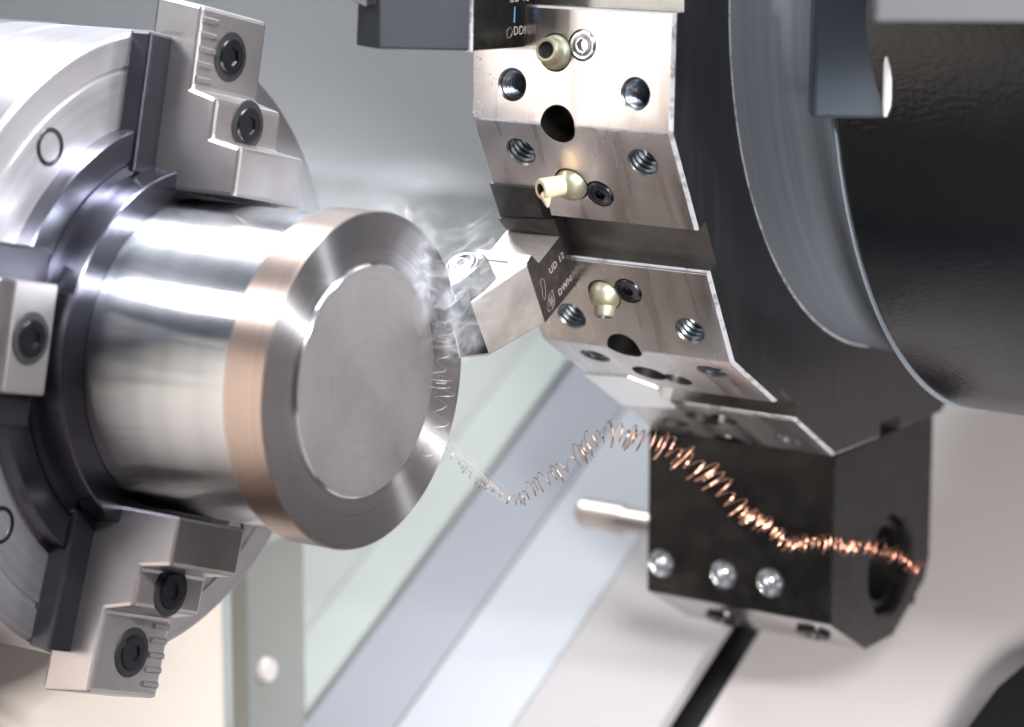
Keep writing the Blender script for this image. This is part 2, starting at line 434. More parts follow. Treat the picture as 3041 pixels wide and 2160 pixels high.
VIS = (-2, -1, 0, 1, 2)
cut1 = MB(); cut2 = MB()
for k in range(-3, 4):
    pr = [(-6.9, 3.0), (-6.9, 0.05), (-6.45, -0.45), (-6.45, -4.3), (6.2, -4.3), (6.2, -0.6), (6.9, 0.1), (6.9, 3.0)]
    cut1.prism([F(k, XL - 3, v, o) for v, o in pr], [F(k, XR + 3, v, o) for v, o in pr])
for k in VIS:
    mm, t, n = frame(k)
    for sgn in (-1, 1):
        for x in (2.3, 37.4):
            cut1.lathe([(-13, 0.02), (-12.5, 3.7), (-0.5, 3.7), (0.5, 4.6)], F(k, x, sgn * 26, 0), n, 40, cap0=True, cap1=True)
        cut1.lathe([(-8, 4.75), (1.0, 4.75)], F(k, 14.6, sgn * 17.4, 0), n, 40, cap0=True, cap1=True)
        cut2.lathe([(-7, 3.0), (-1.9, 3.0), (-1.85, 3.75), (0.5, 3.95)], F(k, 22.2, sgn * 15.2, 0), n, 32, cap0=True, cap1=True)
    # angled drilling on the corner between two stations
    V = vert(k + 1); nn = (V - Vector((0, TY, TZ))).normalized(); V.x = 15.6
    cut1.lathe([(-16, 3.0), (-9, 4.9), (4, 4.9)], V, nn, 40, cap0=True, cap1=True)
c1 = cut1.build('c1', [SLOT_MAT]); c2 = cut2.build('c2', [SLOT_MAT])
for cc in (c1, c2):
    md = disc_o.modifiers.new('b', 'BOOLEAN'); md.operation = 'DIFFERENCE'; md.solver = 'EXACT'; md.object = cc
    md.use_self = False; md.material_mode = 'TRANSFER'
bpy.context.view_layer.update()
dg = bpy.context.evaluated_depsgraph_get()
nm = bpy.data.meshes.new_from_object(disc_o.evaluated_get(dg), preserve_all_data_layers=True, depsgraph=dg)
disc_o.modifiers.clear(); old = disc_o.data; disc_o.data = nm; nm.name = 'turret_disc'
bpy.data.objects.remove(c1); bpy.data.objects.remove(c2)
disc_o.parent = tu; disc_o.location = -tu.location
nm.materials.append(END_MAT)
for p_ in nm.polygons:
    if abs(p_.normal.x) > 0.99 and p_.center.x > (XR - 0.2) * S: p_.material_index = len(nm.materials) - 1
nm.polygons.foreach_set('use_smooth', [True] * len(nm.polygons)); nm.set_sharp_from_angle(angle=R(25))

for k in (0, 1):
    b = MB(); x0 = 7.5 if k == 0 else 14.0
    b.prism([F(k, x0, 6.12, -0.62), F(k, x0, 6.98, 0.12), F(k, x0, 6.4, -1.4)], [F(k, XR - 0.3, 6.12, -0.62), F(k, XR - 0.3, 6.98, 0.12), F(k, XR - 0.3, 6.4, -1.4)])
    b.build('slot_edge_glint', EDGE_MAT, tu)  # bright strip added for the lit line along the slot

# conical hub between disc and housing, threads, screws, nozzles
b = MB()
b.lathe([(XR - 2, 104), (XR + 0.4, 104.4), (64, 105.4), (68, 106.0), (72, 107.6), (75.5, 110.2), (78.5, 113.6), (80.5, 116.6), (82.1, 118.4), (82.1, 60)], (0, TY, TZ), (1, 0, 0), 200)
b.build('turret_hub', HUB_MAT, tu, smooth=25)
b = MB(); b.lathe([(XR - 0.5, 103.2), (XR + 0.1, 103.6), (XR + 0.45, 104.3), (XR + 0.2, 104.7), (XR - 0.5, 104.9)], (0, TY, TZ), (1, 0, 0), 200)
b.build('hub_ring', EDGE_MAT, tu, smooth=30)


def thread(k, x, v):
    mm, t, n = frame(k); P = F(k, x, v, 0); q = MB(); prof = []
    d = -0.6
    prof.append((d, 3.66))
    while d > -11.5:
        prof.append((d - 0.5, 3.6)); prof.append((d - 1.0, 3.05)); prof.append((d - 1.1, 3.62)); d -= 1.6
    q.lathe(prof, P, n, 32)
    q.lathe([(-11.9, 3.6), (-12.3, 0.02)], P, n, 16, mi=1)
    return q.build('threaded_hole', [THREAD_MAT, HOLE_SHADE], tu, origin=P, smooth=20)


for k in (-1, 0, 1):
    for sgn in (-1, 1):
        for x in (2.3, 37.4):
            if k == -1 and sgn == -1: continue
            if k == 1 and sgn == 1 and x < 20: continue
            thread(k, x, sgn * 26)


def screw(P, n, mt, parent, r=3.5, lab=None, h=0.0):
    q = MB()
    q.lathe([(-1.9 + h, r * 0.98), (-0.35 + h, r), (0.0 + h, r * 0.9), (0.0 + h, r * 0.66), (-0.12 + h, r * 0.60), (-0.12 + h, r * 0.45), (-1.2 + h, r * 0.42), (-1.2 + h, 0.01)],
            P, n, 36, hexa=[0, 0, 0, 0, 0, 1, 1, 0])
    o = q.build('socket_screw', mt, parent, smooth=35, origin=P)
    if lab: o['label'] = lab
    return o


for (k, v, mt, lab) in ((-1, 15.2, SCREW_MAT, 'bright screw on the upper facet'), (0, -15.0, SCREW_DARK, None), (0, 15.2, SCREW_DARK, None)):
    mm, t, n = frame(k); screw(F(k, 22.2, v, -0.1), n, mt, tu, 3.55, lab, 0.35)


def ball(P, r, n=32):
    q = MB(); prof = [(-r * math.cos(math.pi * i / 16), max(0.01, r * math.sin(math.pi * i / 16))) for i in range(17)]
    return prof


def nozzle(k, v, d, L, tipmat, r_ball=4.35, r_sp=2.9, bore=1.9, flare=0.0):
    mm, t, n = frame(k); P = F(k, 14.6, v, -0.6)
    dirv = (Vector((d[0], 0, 0)) + t * d[1] + n * d[2]).normalized()
    q = MB(); q.lathe(ball(P, r_ball), P, n, 40)
    o = q.build('coolant_nozzle', BRASS, tu, smooth=60, origin=P)
    q = MB(); dp = min(3.5, L - r_ball - 0.1)
    q.lathe([(r_ball * 0.55, r_sp * 1.15), (r_ball * 0.9, r_sp), (L - 0.6, r_sp + flare), (L, r_sp - 0.4 + flare), (L, bore), (L - dp, bore * 0.9), (L - dp - 0.02, 0.02)], P, dirv, 32,
            mi=[0, 0, 0, 0, 1, 2, 2])
    q.build('spout', [tipmat, THREAD_MAT, HOLE_SHADE], o, smooth=35, origin=P)
    return o


nozzle(-1, 17.4, (0.2, -0.5, 3.0), 5.7, BRASS, 4.4, 3.1, 2.1)
nz = nozzle(0, -17.3, (-3.2, -2.7, 6.5), 9.6, CREAM_TIP, 4.4, 2.55, 1.5, 0.25)
nozzle(0, 17.6, (0.6, 3.0, 3.2), 6.0, BRASS, 4.4, 2.7, 2.1)
# irregular drip clinging to the cream spout
mm, t, n = frame(0); P = F(0, 14.6, -17.3, -0.6); dv = (Vector((-3.2, 0, 0)) + t * -2.7 + n * 6.5).normalized()
q = MB(); q.lathe([(-1.3, 0.02), (-0.9, 1.0), (0, 1.5), (1.2, 1.1), (2.6, 0.5), (3.2, 0.02)], P + dv * 8.6 + Vector((0.6, 0, -1.6)), Vector((0.25, -0.1, -1)), 16)
q.build('drip', CREAM_TIP, nz, smooth=60)

# coolant droplets and tiny chips on the upper facet
q = MB(); rnd = random.Random(5)
for i in range(90):
    v = rnd.uniform(4, 34); x = XL + 0.8 + abs(rnd.gauss(0, 3.0)); rr = rnd.uniform(0.08, 0.22)
    mm, t, n = frame(-1); q.lathe([(-0.02, rr), (rr * 0.5, rr * 0.8), (rr * 0.75, 0.01)], F(-1, x, v, 0.02), n, 8)
for i in range(26):
    k_ = rnd.choice((-1, 0, 0, 1)); v = rnd.uniform(-30, 30); x = rnd.uniform(-8, 45); rr = rnd.uniform(0.07, 0.2)
    if abs(v) < 8 or (k_ == -1 and v < 0): continue
    mm, t, n = frame(k_); q.lathe([(-0.02, rr), (rr * 0.5, rr * 0.8), (rr * 0.75, 0.01)], F(k_, x, v, 0.02), n, 8)
tag(q.build('droplets', POLISHED, tu, smooth=60), kind='stuff')

# flush clamp wedges in the slots
b = MB()
pr = [(-10.0, -15.4), (3.8, -15.4), (3.4, -6.1), (-10.0, -5.0)]
b.prism([F(0, x, v, -4) for x, v in pr], [F(0, x, v, 0.55) for x, v in pr])
b.build('clamp_wedge', TOOL_DARK, tu, bevel=0.15)
b = MB()
pr = [(3.9, -15.5), (6.1, -15.5), (6.6, -6.3), (3.5, -6.1)]
b.prism([F(0, x, v, -4) for x, v in pr], [F(0, pr[0][0], pr[0][1], 0.5), F(0, pr[1][0], pr[1][1], -0.2), F(0, pr[2][0], pr[2][1], -0.2), F(0, pr[3][0], pr[3][1], 0.5)])
b.build('clamp_wedge', mat('wedge_gloss_black', (0.01, 0.01, 0.014), 0.2, 0.2), tu)
b = MB()
b.prism([F(0, -10.2, -5.0, -4), F(0, 6.5, -6.0, -4), F(0, 5.9, 0.35, -4), F(0, -10.2, 0.3, -4)],
        [F(0, -10.2, -4.9, 1.3), F(0, 6.5, -6.0, 0.6), F(0, 5.9, 0.2, -0.6), F(0, -10.2, 0.2, -0.6)])
b.build('clamp_wedge', TOOL_DARK, tu, bevel=0.12)
b = MB()
pr = [(-9.6, -9.5), (5.7, -12.5), (12.2, -6.2), (9.4, 1.5), (9.6, 10), (-9.4, 15)]
b.prism([F(1, x, v, -5) for x, v in pr], [F(1, x, v, 0.5) for x, v in pr])
o = b.build('clamp_wedge', mat('wedge_white_reflection', (0.86, 0.86, 0.86), 0.6, 0.4), tu, bevel=0.4)  # near white colour stands for the wedge's reflection of light
o['label'] = 'steel wedge below the lowest visible facet, coloured white for its reflection'

# ------------------------------------------------------------------ tool holders


def text(body, k, x, v, o, size, parent, name='engraved_text', ddir=-1):
    """letters on the plane of constant X; reading direction runs back towards the turret"""
    mm, t, n = frame(k)
    cu = bpy.data.curves.new(name, 'FONT'); cu.body = body; cu.size = size * S; cu.extrude = 0.03 * S
    cu.space_character = 1.1
    tmp = bpy.data.objects.new('tmp', cu); col.objects.link(tmp)
    bpy.context.view_layer.update()
    dg2 = bpy.context.evaluated_depsgraph_get()
    me = bpy.data.meshes.new_from_object(tmp.evaluated_get(dg2)); bpy.data.objects.remove(tmp)
    me.materials.clear(); me.materials.append(ETCH)
    ob = bpy.data.objects.new(name, me); col.objects.link(ob)
    xa = -n; ya = -t; za = Vector((1, 0, 0))
    if xa.cross(ya).dot(za) < 0: ya = -ya
    M = Matrix((xa, ya, za)).transposed().to_4x4()
    for vtx in me.vertices: vtx.co = (M @ vtx.co) + F(k, x, v, o) * S
    ob.parent = parent; ob.location = -pw(parent)
    return ob


def outline(k, pts, x, parent, name='engraved_logo', r=0.055):
    q = MB(); P = [F(k, x, v, o) for v, o in pts] + [F(k, x, *pts[0])]
    q.tube(P, r, 4); return q.build(name, ETCH, parent)


XT = 5.7
th1 = empty('turning_tool_holder', F(0, 0, 8, 5), 'turning tool holder cutting the workpiece face, etched UD 12 on its dark side', 'tool holder', 'turning tool holders')
# body: outline in (v, o), text side at XT, rear side at XB
b = MB()
XB = -10.3
out = [(0.4, -5), (0.4, 10.6), (-3.5, 12.5), (-3.0, 15.3), (15.8, 15.3), (16.4, -5)]
b.prism([F(0, XB, v, o) for v, o in out], [F(0, XT, v, o) for v, o in out], 1,
        side=[2, 2, 2, 1, 1, 1])
b.mi[1] = 0       # lettered side is dark
b.mi[0] = 1
body = b.build('holder_shank', [TOOL_DARK, TOOL_NICKEL, TOOL_NICKEL], th1)
# head between the shank front and the insert seat
b = MB()
tanL_top = F(0, 0.9, -5.0, 34.7); tanL_bot = F(0, 0.9, 11.6, 34.4)
A0 = F(0, XT, -2.6, 15.32); A1 = F(0, XT, 15.8, 15.32)
B0 = F(0, XB, -2.6, 15.32); B1 = F(0, XB, 15.8, 15.32)
N0 = F(0, 0.7, -8.2, 43.0); N1 = F(0, 0.7, 4.5, 45.0)
R0 = F(0, -6.5, -5.5, 33.5); R1 = F(0, -6.5, 10.5, 36.5)
b.add([A0, A1, tanL_bot, tanL_top, N0, N1, R0, R1, B0, B1],
      [[0, 1, 2, 3], [3, 2, 5, 4], [4, 5, 7, 6], [6, 7, 9, 8], [0, 3, 4, 6, 8], [1, 9, 7, 5, 2], [0, 8, 9, 1]])
b.mi = [0, 1, 1, 0, 0, 1, 0]
head = b.build('holder_head', [TOOL_NICKEL, BLACK_OX], th1, bevel=0.35)
# upper front bevel, painted near white for its blown highlight
b = MB()
b.prism([A0 + Vector((0.1, 0, 0)), tanL_top + Vector((0.1, 0, 0)), F(0, -0.9, -6.2, 35.6), F(0, 3.9, -4.6, 14.9)],
        [F(0, XT, -3.4, 15.2), F(0, 0.9, -5.8, 34.8), F(0, -0.9, -6.9, 35.8), F(0, 3.9, -5.2, 14.9)])
b.build('bevel_highlight', mat('bevel_painted_highlight', (0.9, 0.88, 0.9), 0.4, 0.5), th1)
# seat, insert and clamp
def prismvo(pts, v0, v1, tilt=0.0, k=0):
    """pts (x, o); v runs from v0 (bottom) to v1 (top), tilt raises v with o"""
    return ([F(k, x, v0 + tilt * (o - 20), o) for x, o in pts], [F(k, x, v1 + tilt * (o - 20), o) for x, o in pts])
b = MB()
ins = [(1.6, 45.6), (3.0, 40.5), (2.2, 35.0), (-2.6, 33.4), (-7.6, 36.2), (-6.8, 41.6)]
lo, hi = prismvo(ins, -4.2, -8.6, -0.10)
b.prism([p + (sum(lo, Vector()) / 6 - p) * 0.06 for p in lo], hi)
insert = b.build('cutting_insert', CARBIDE, th1, bevel=0.5)
b = MB(); lo, hi = prismvo([(1.0, 44.3), (2.2, 40.3), (1.6, 35.4), (-2.4, 34), (-7, 36.4), (-6.2, 41.2)], -1.2, -4.1, -0.10)
b.prism(lo, hi); b.build('seat_shim', BLACK_OX, th1, bevel=0.2)
b = MB()
cl = [(2.0, 37.5), (3.2, 31), (3.4, 24.5), (1.0, 22.4), (-5.0, 22.6), (-7.0, 25), (-6.6, 34), (-3.4, 40.6), (0.4, 40.8)]
lo, hi = prismvo(cl, -4.6, -11.6, -0.10)
cen = sum(hi, Vector()) / len(hi)
b.prism(lo, [p + (cen - p) * 0.16 for p in hi])
clamp = b.build('top_clamp', POLISHED, th1, bevel=0.9, smooth=50)
P = F(0, -2.2, -12.4, 29.5); mm, t, n = frame(0)
screw(P, (-t + n * 0.1), POLISHED, clamp, 3.4, None, 0.9)
b = MB(); b.lathe([(-0.3, 4.3), (0.35, 4.2), (0.4, 3.7), (-0.2, 3.6)], P, (-t + n * 0.1), 36)
b.build('screw_collar', SCREW_DARK, clamp, smooth=40)
text('UD 12', 0, XT + 0.04, 6.3, 7.6, 2.6, th1)
text('DWN', 0, XT + 0.04, 14.0, 6.8, 2.6, th1)
outline(0, [(5.0, 12.4), (4.7, 11.4), (5.6, 10.6), (7.6, 11.0), (9.8, 12.0), (10.4, 12.8), (9.2, 13.2), (7, 12.4)], XT + 0.02, th1)
outline(0, [(10.4, 8.6), (10.6, 10.4), (12.2, 12.2), (14.2, 12.8), (14.8, 11.2), (13.8, 9.2)], XT + 0.02, th1)
outline(0, [(11.4, 9.6), (11.7, 10.7), (12.9, 11.6), (13.7, 11.2), (13.2, 9.9)], XT + 0.02, th1)
outline(0, [(12.1, 10.1), (12.4, 10.8), (13.1, 10.9), (12.8, 10.1)], XT + 0.02, th1)

# second holder, in the slot above
th2 = empty('turning_tool_holder', F(-1, 0, 8, 10), 'turning tool holder cropped by the top edge, etched UD 12 and DDN', 'tool holder', 'turning tool holders')
b = MB()
out = [(0.4, -5), (0.4, 24.0), (16.3, 24.0), (16.7, -0.2), (16.7, -5)]
b.prism([F(-1, XB, v, o) for v, o in out], [F(-1, XT, v, o) for v, o in out])
b.build('holder_shank', BLACK_OX, th2, bevel=0.8)
b = MB()
b.prism([F(-1, XT, -2, 24.05), F(-1, XT, 16.1, 24.05), F(-1, XB, 16.1, 24.05), F(-1, XB, -2, 24.05)],
        [F(-1, -5, -3, 46.5), F(-1, -5, 15.1, 46.2), F(-1, -12, 14.6, 46.0), F(-1, -12, -3, 45)])
b.build('holder_head', mat('head_dark_reflection', (0.016, 0.018, 0.024), 0.0, 0.55, spec=0.25), th2, bevel=0.5)  # head coloured dark to stand for what this face reflects
b = MB(); b.prism([F(-1, XT + .2, 0.4, 23.3), F(-1, XT + .2, 16.4, 23.3), F(-1, XT - 1, 16.4, 24.2), F(-1, XT - 1, 0.4, 24.2)],
                  [F(-1, XT + .25, 0.4, 24.3), F(-1, XT + .25, 16.4, 24.3), F(-1, XT - 1, 16.4, 24.6), F(-1, XT - 1, 0.4, 24.6)])
b.build('edge_glint', EDGE_MAT, th2)  # bright strip added for the lit line on this edge
b = MB()
b.prism([F(-1, -5.5, 4.5, 44), F(-1, -12, 4.5, 42), F(-1, -12, -3, 42), F(-1, -5.5, -3, 44)],
        [F(-1, -7, 5.3, 49.0), F(-1, -12, 4.5, 47), F(-1, -12, -3, 47), F(-1, -7, -3, 49.0)])
b.build('cutting_insert', POLISHED, th2, bevel=0.3)
b = MB(); b.box(-1, 1, -1, 1, -1, 1)
text('UD 12', -1, XT + 0.04, 5.4, 7.2, 3.0, th2)
text('DDN', -1, XT + 0.04, 13.4, 5.2, 3.0, th2)
outline(-1, [(12.2, 8.2), (11.4, 6.6), (12.4, 5.6), (13.8, 6.4), (14.0, 8.0)], XT + 0.02, th2)
q = MB(); q.prism([F(-1, XT, 6.6, 5.0), F(-1, XT, 10.4, 5.2), F(-1, XT, 10.4, 4.7), F(-1, XT, 6.6, 4.5)],
                  [F(-1, XT + .06, 6.6, 5.0), F(-1, XT + .06, 10.4, 5.2), F(-1, XT + .06, 10.4, 4.7), F(-1, XT + .06, 6.6, 4.5)])
q.build('blue_mark', BLUE_INK, th2)

# ------------------------------------------------------------------ boring bar holder (black block) and boring bar
bb = empty('boring_bar_block', (20, 184, -75), 'black boring bar block bolted under the turret, with three bright screws', 'tool block')
b = MB()
prof = [(152.0, -44.0), (216.8, -44.8), (217.4, -88), (214.5, -95), (193.6, -106.5), (175.5, -106.0), (152.0, -92.2)]
b.prism([Vector((XL - 1.2, y, z)) for y, z in prof], [Vector((XR, y, z)) for y, z in prof])
blk = b.build('block_body', BLACK_OX)
c = MB()
for x in (-6.3, 13.9, 28.7):
    c.lathe([(-2, 3.5), (6, 3.5)], (x, 152.0, -83.2), (0, 1, 0), 32, cap0=True, cap1=True)
c.lathe([(-20, 14.2), (80, 14.2)], (0, 190.5, -84.6), (1, 0, 0), 64, cap0=True, cap1=True)
c.lathe([(43, 14.2), (46.6, 14.2), (49, 16.8)], (0, 190.5, -84.6), (1, 0, 0), 64, cap0=True, cap1=True)
co = c.build('c', BLACK_OX)
md = blk.modifiers.new('bv', 'BEVEL'); md.width = 0.5 * S; md.segments = 2
md = blk.modifiers.new('b', 'BOOLEAN'); md.operation = 'DIFFERENCE'; md.solver = 'EXACT'; md.object = co; md.use_self = True
bpy.context.view_layer.update(); dg = bpy.context.evaluated_depsgraph_get()
nm = bpy.data.meshes.new_from_object(blk.evaluated_get(dg), depsgraph=dg); blk.modifiers.clear(); blk.data = nm; nm.name = 'block_body'
bpy.data.objects.remove(co); blk.parent = bb; blk.location = -bb.location
nm.materials.append(mat('chamfer_pale_reflection', (0.50, 0.49, 0.49), 0.95, 0.20, var=((90, 90, 90), 3.0, (0.40, 0.38, 0.37), 0.35, 0.7)))  # bright chamfer colour stands for its reflection of the pale cover
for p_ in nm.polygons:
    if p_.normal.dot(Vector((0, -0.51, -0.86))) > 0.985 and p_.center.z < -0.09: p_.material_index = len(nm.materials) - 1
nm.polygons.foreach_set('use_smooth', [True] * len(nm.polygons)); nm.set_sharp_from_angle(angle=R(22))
for x in (-6.3, 13.9, 28.7):
    q = MB(); q.lathe([(-5.2, 2.9), (-1.2, 3.1), (-0.3, 3.42), (0.12, 3.9), (0.05, 4.1)], (x, 152.0, -83.2), (0, -1, 0), 32)
    sr = q.build('screw_seat', SCREW_MAT, bb, smooth=35)
    screw(Vector((x, 156.2, -83.2)), Vector((0, -1, 0)), SCREW_MAT, bb, 2.8)
for x, y, z in ((6, 166.5, -101.2), (37.5, 162.0, -98.8)):
    q = MB(); q.lathe([(-1, 5.0), (0.8, 5.0), (1.3, 4.4), (1.3, 2.6), (0.2, 2.4), (0.2, 0.01)], (x, y, z), (0, -0.51, -0.86), 32, hexa=[0, 0, 0, 1, 1, 0])
    q.build('socket_screw', BLACK_OX, bb, smooth=35)
for y, z in ((160, -60), (208, -62), (206, -99)):
    q = MB(); q.lathe([(0, 1.6), (0.3, 1.5), (0.3, 0.9), (-0.2, 0.01)], (XR + 0.02, y, z), (1, 0, 0), 16)
    q.build('dowel_pin', SCREW_DARK, bb, smooth=35)
bar = empty('boring_bar', (-20, 190.5, -84.6), 'blurred steel boring bar tip sticking out left of the black block', 'boring bar')
b = MB(); b.lathe([(-57, 0.02), (-57, 3.3), (-55.5, 4.4), (-42, 4.6), (-40.5, 3.6), (-11.5, 3.4), (-11.4, 13.9), (44, 13.9), (44.5, 13.4), (44.5, 11.0), (36, 10.8), (36, 0.02)],
                  (0, 190.5, -84.6), (1, 0, 0), 40)
b.mi = [1 if min((b.v[i].x for i in f)) > 30 else 0 for f in b.f]  # bar end coloured black for the shade inside the bore
b.build('bar_body', [mat('bar_steel', (0.62, 0.56, 0.52), 0.9, 0.35), BLACK_OX], bar, smooth=35)

# ------------------------------------------------------------------ turret housing (black casting) and bracket
dh = empty('turret_housing', (200, TY, TZ), 'glossy black turret housing with orange peel paint at right', 'machine housing')
b = MB()
pr = [(82.2, 60), (82.2, 116.4), (83.2, 117.6), (600, 117.6), (600, 50)]
b.lathe(pr, (0, TY, TZ), (1, 0, 0), 200)
b.build('housing_drum', DRUM_MAT, dh, smooth=30)
br = empty('cover_bracket', (100, 60, 110), 'blurred blue grey bracket with a bright edge hanging at upper right', 'bracket')
b = MB()
b.prism([Vector((80.5, 67.5, 130)), Vector((93.7, 75.9, 130)), Vector((88, 84, 130)), Vector((75, 76, 130))],
        [Vector((80.5, 67.5, 60.2)), Vector((95.4, 75.9, 60.2)), Vector((90, 84, 60.2)), Vector((75, 76, 60.2))])
b.build('bracket_plate', BRACKET_MAT, br, bevel=1.0)
b = MB(); b.tube([Vector((95.2, 75.2, 135)), Vector((95.4, 75.2, 90)), Vector((95.9, 75.0, 78)), Vector((96.2, 74.8, 70)), Vector((96.0, 74.9, 63.5)), Vector((95.6, 75, 61))],
                 [0.9, 0.9, 1.0, 1.15, 1.0, 0.5], 12)
b.build('bracket_edge', mat('edge_white', (0.85, 0.85, 0.85), 0.2, 0.3), br, smooth=60)
b = MB()
b.prism([Vector((108, 42, 86)), Vector((150, 78.5, 85)), Vector((148, 80.5, 85)), Vector((106, 44, 86))],
        [Vector((108, 42, 140)), Vector((150, 78.5, 140)), Vector((148, 80.5, 140)), Vector((106, 44, 140))])
b.build('bracket_bar', PALE_MAT, br, bevel=1.0)

# ------------------------------------------------------------------ chips


def catmull(P, per=24):
    out = []
    for i in range(len(P) - 1):
        p0 = P[max(i - 1, 0)]; p1 = P[i]; p2 = P[i + 1]; p3 = P[min(i + 2, len(P) - 1)]
        for j in range(per):
            t = j / per
            out.append(0.5 * ((2 * p1) + (-p0 + p2) * t + (2 * p0 - 5 * p1 + 4 * p2 - p3) * t * t + (-p0 + 3 * p1 - 3 * p2 + p3) * t ** 3))
    out.append(P[-1]); return out


def resample(P, step):
    out = [P[0]]; acc = 0; last = P[0]
    for p in P[1:]:
        while (p - last).length >= step:
            last = last + (p - last).normalized() * step; out.append(last)
    return out


LEAN = Vector((0.53, -0.82, 0.22))


def coil(path, rfun, pitchfun, width, thick, name, mats, parent=None, jitter=0.0, steps=22, label=None, cat=None):
    """helical ribbon around a path; width along the path, thickness radial"""
    P = resample(path, 0.05); N = len(P); L = N * 0.05
    ang = 0; up_ = Vector((0, 0.2, 1)); V = []; Fc = []
    s = 0; prev = None; wob = [0, 0]
    pts = []
    while s < L - 0.1:
        i = int(s / 0.05); f = s / L
        d = (P[min(i + 12, N - 1)] - P[max(i - 12, 0)]).normalized()
        if prev is None: prev = (up_ - d * up_.dot(d)).normalized()
        prev = (prev - d * prev.dot(d)).normalized(); sd = d.cross(prev)
        r = rfun(f) * (1 + jitter * 0.5 * math.sin(ang * 0.37) + jitter * random.uniform(-.12, .12))
        ox = jitter * 0.5 * math.sin(ang * 0.11 + 1); oy = jitter * 0.5 * math.cos(ang * 0.083)
        rad = prev * math.cos(ang) + sd * math.sin(ang)
        tang = (-prev * math.sin(ang) + sd * math.cos(ang))
        c = P[i] + rad * r + prev * ox + sd * oy + d * (r * (0.10 + 0.35 * max(0.0, 0.5 - f)) * math.sin(ang + 0.6))
        # loops lean over along the run, as if pulled by the draught of the spindle
        vp = LEAN - d * LEAN.dot(d)
        c = c + d * (r * rad.dot(vp.normalized()) * LEAN.dot(d) / max(0.5, vp.length)) + d * (0.30 * r * rad.z)
        wv = (d * 0.85 + rad * 0.35).normalized()
        ww = width(f) if callable(width) else width
        pts.append([c - wv * ww / 2, c + wv * ww / 2, c + wv * ww / 2 + rad * thick, c - wv * ww / 2 + rad * thick])
        ang += 2 * math.pi / steps; s += pitchfun(f) / steps * max(0.25, 1 + jitter * 0.7 * math.sin(ang * 0.21 + 2 * math.sin(ang * 0.05)))
    b = MB()
    for q in pts: b.v += q
    for i in range(len(pts) - 1):
        a = i * 4; c = a + 4
        for j in range(4):
            j2 = (j + 1) % 4; b.f.append([a + j, a + j2, c + j2, c + j]); b.mi.append(0)
    o = b.build(name, mats, parent, smooth=50)
    if label: tag(o, label, cat)
    return o


CH = [(14.6, 12.0, -18.2), (16.0, 17.6, -23.1), (17.2, 24.4, -28.2), (19.0, 32.7, -33.5), (18.3, 41.9, -33.7), (17.1, 51.0, -33.4), (16.2, 63.1, -31.2), (15.8, 75.7, -28.9), (15.5, 82.9, -28.4), (15.9, 90.2, -29.3), (17.6, 100.1, -33.0), (21.0, 108.6, -36.7), (25.2, 115.8, -42.6), (29.5, 120.5, -49.2), (33.9, 125.3, -55.9), (38.1, 130.4, -60.2), (42.4, 135.5, -65.2), (45.7, 139.7, -66.7), (49.9, 144.8, -66.9), (56.2, 154.3, -69.4), (61.2, 163.9, -72.9), (65.4, 170.0, -78.3)]
path = catmull([Vector(p) for p in CH])


def lerp_tab(tab):
    def f(x):
        for (a, va), (b_, vb) in zip(tab, tab[1:]):
            if x <= b_: return va + (vb - va) * (x - a) / (b_ - a)
        return tab[-1][1]
    return f


def chip_mat():
    mt = mat("heat_tinted_chip_run", (0.8, 0.45, 0.3), 0.9, 0.40)
    t = mt.node_tree; b_ = t.nodes['Principled BSDF']
    c = t.nodes.new('ShaderNodeTexCoord'); sp = t.nodes.new('ShaderNodeSeparateXYZ'); rp = t.nodes.new('ShaderNodeValToRGB')
    m_ = t.nodes.new('ShaderNodeMapRange'); m_.inputs[1].default_value = 0.012; m_.inputs[2].default_value = 0.17
    t.links.new(c.outputs['Object'], sp.inputs[0]); t.links.new(sp.outputs[1], m_.inputs[0]); t.links.new(m_.outputs[0], rp.inputs[0])
    e_ = rp.color_ramp.elements
    e_[0].position = 0; e_[0].color = (0.42, 0.38, 0.34, 1); e_[1].position = 1; e_[1].color = (0.42, 0.17, 0.11, 1)
    q_ = e_.new(0.2); q_.color = (0.40, 0.28, 0.22, 1)
    q_ = e_.new(0.42); q_.color = (0.66, 0.43, 0.31, 1)
    q_ = e_.new(0.75); q_.color = (0.66, 0.36, 0.25, 1)
    nz_ = t.nodes.new('ShaderNodeTexNoise'); nz_.inputs['Scale'].default_value = 380; nz_.inputs['Detail'].default_value = 3
    t.links.new(c.outputs['Object'], nz_.inputs[0])
    r2 = t.nodes.new('ShaderNodeValToRGB'); q2 = r2.color_ramp.elements
    q2[0].position = 0.36; q2[0].color = (0.35, 0.33, 0.38, 1); q2[1].position = 0.62; q2[1].color = (1.05, 1.0, 0.95, 1)
    t.links.new(nz_.outputs[0], r2.inputs[0])
    mu = t.nodes.new('ShaderNodeMix'); mu.data_type = 'RGBA'; mu.blend_type = 'MULTIPLY'; mu.inputs[0].default_value = 1.0
    t.links.new(rp.outputs[0], mu.inputs[6]); t.links.new(r2.outputs[0], mu.inputs[7]); t.links.new(mu.outputs[2], b_.inputs['Base Color'])
    return mt


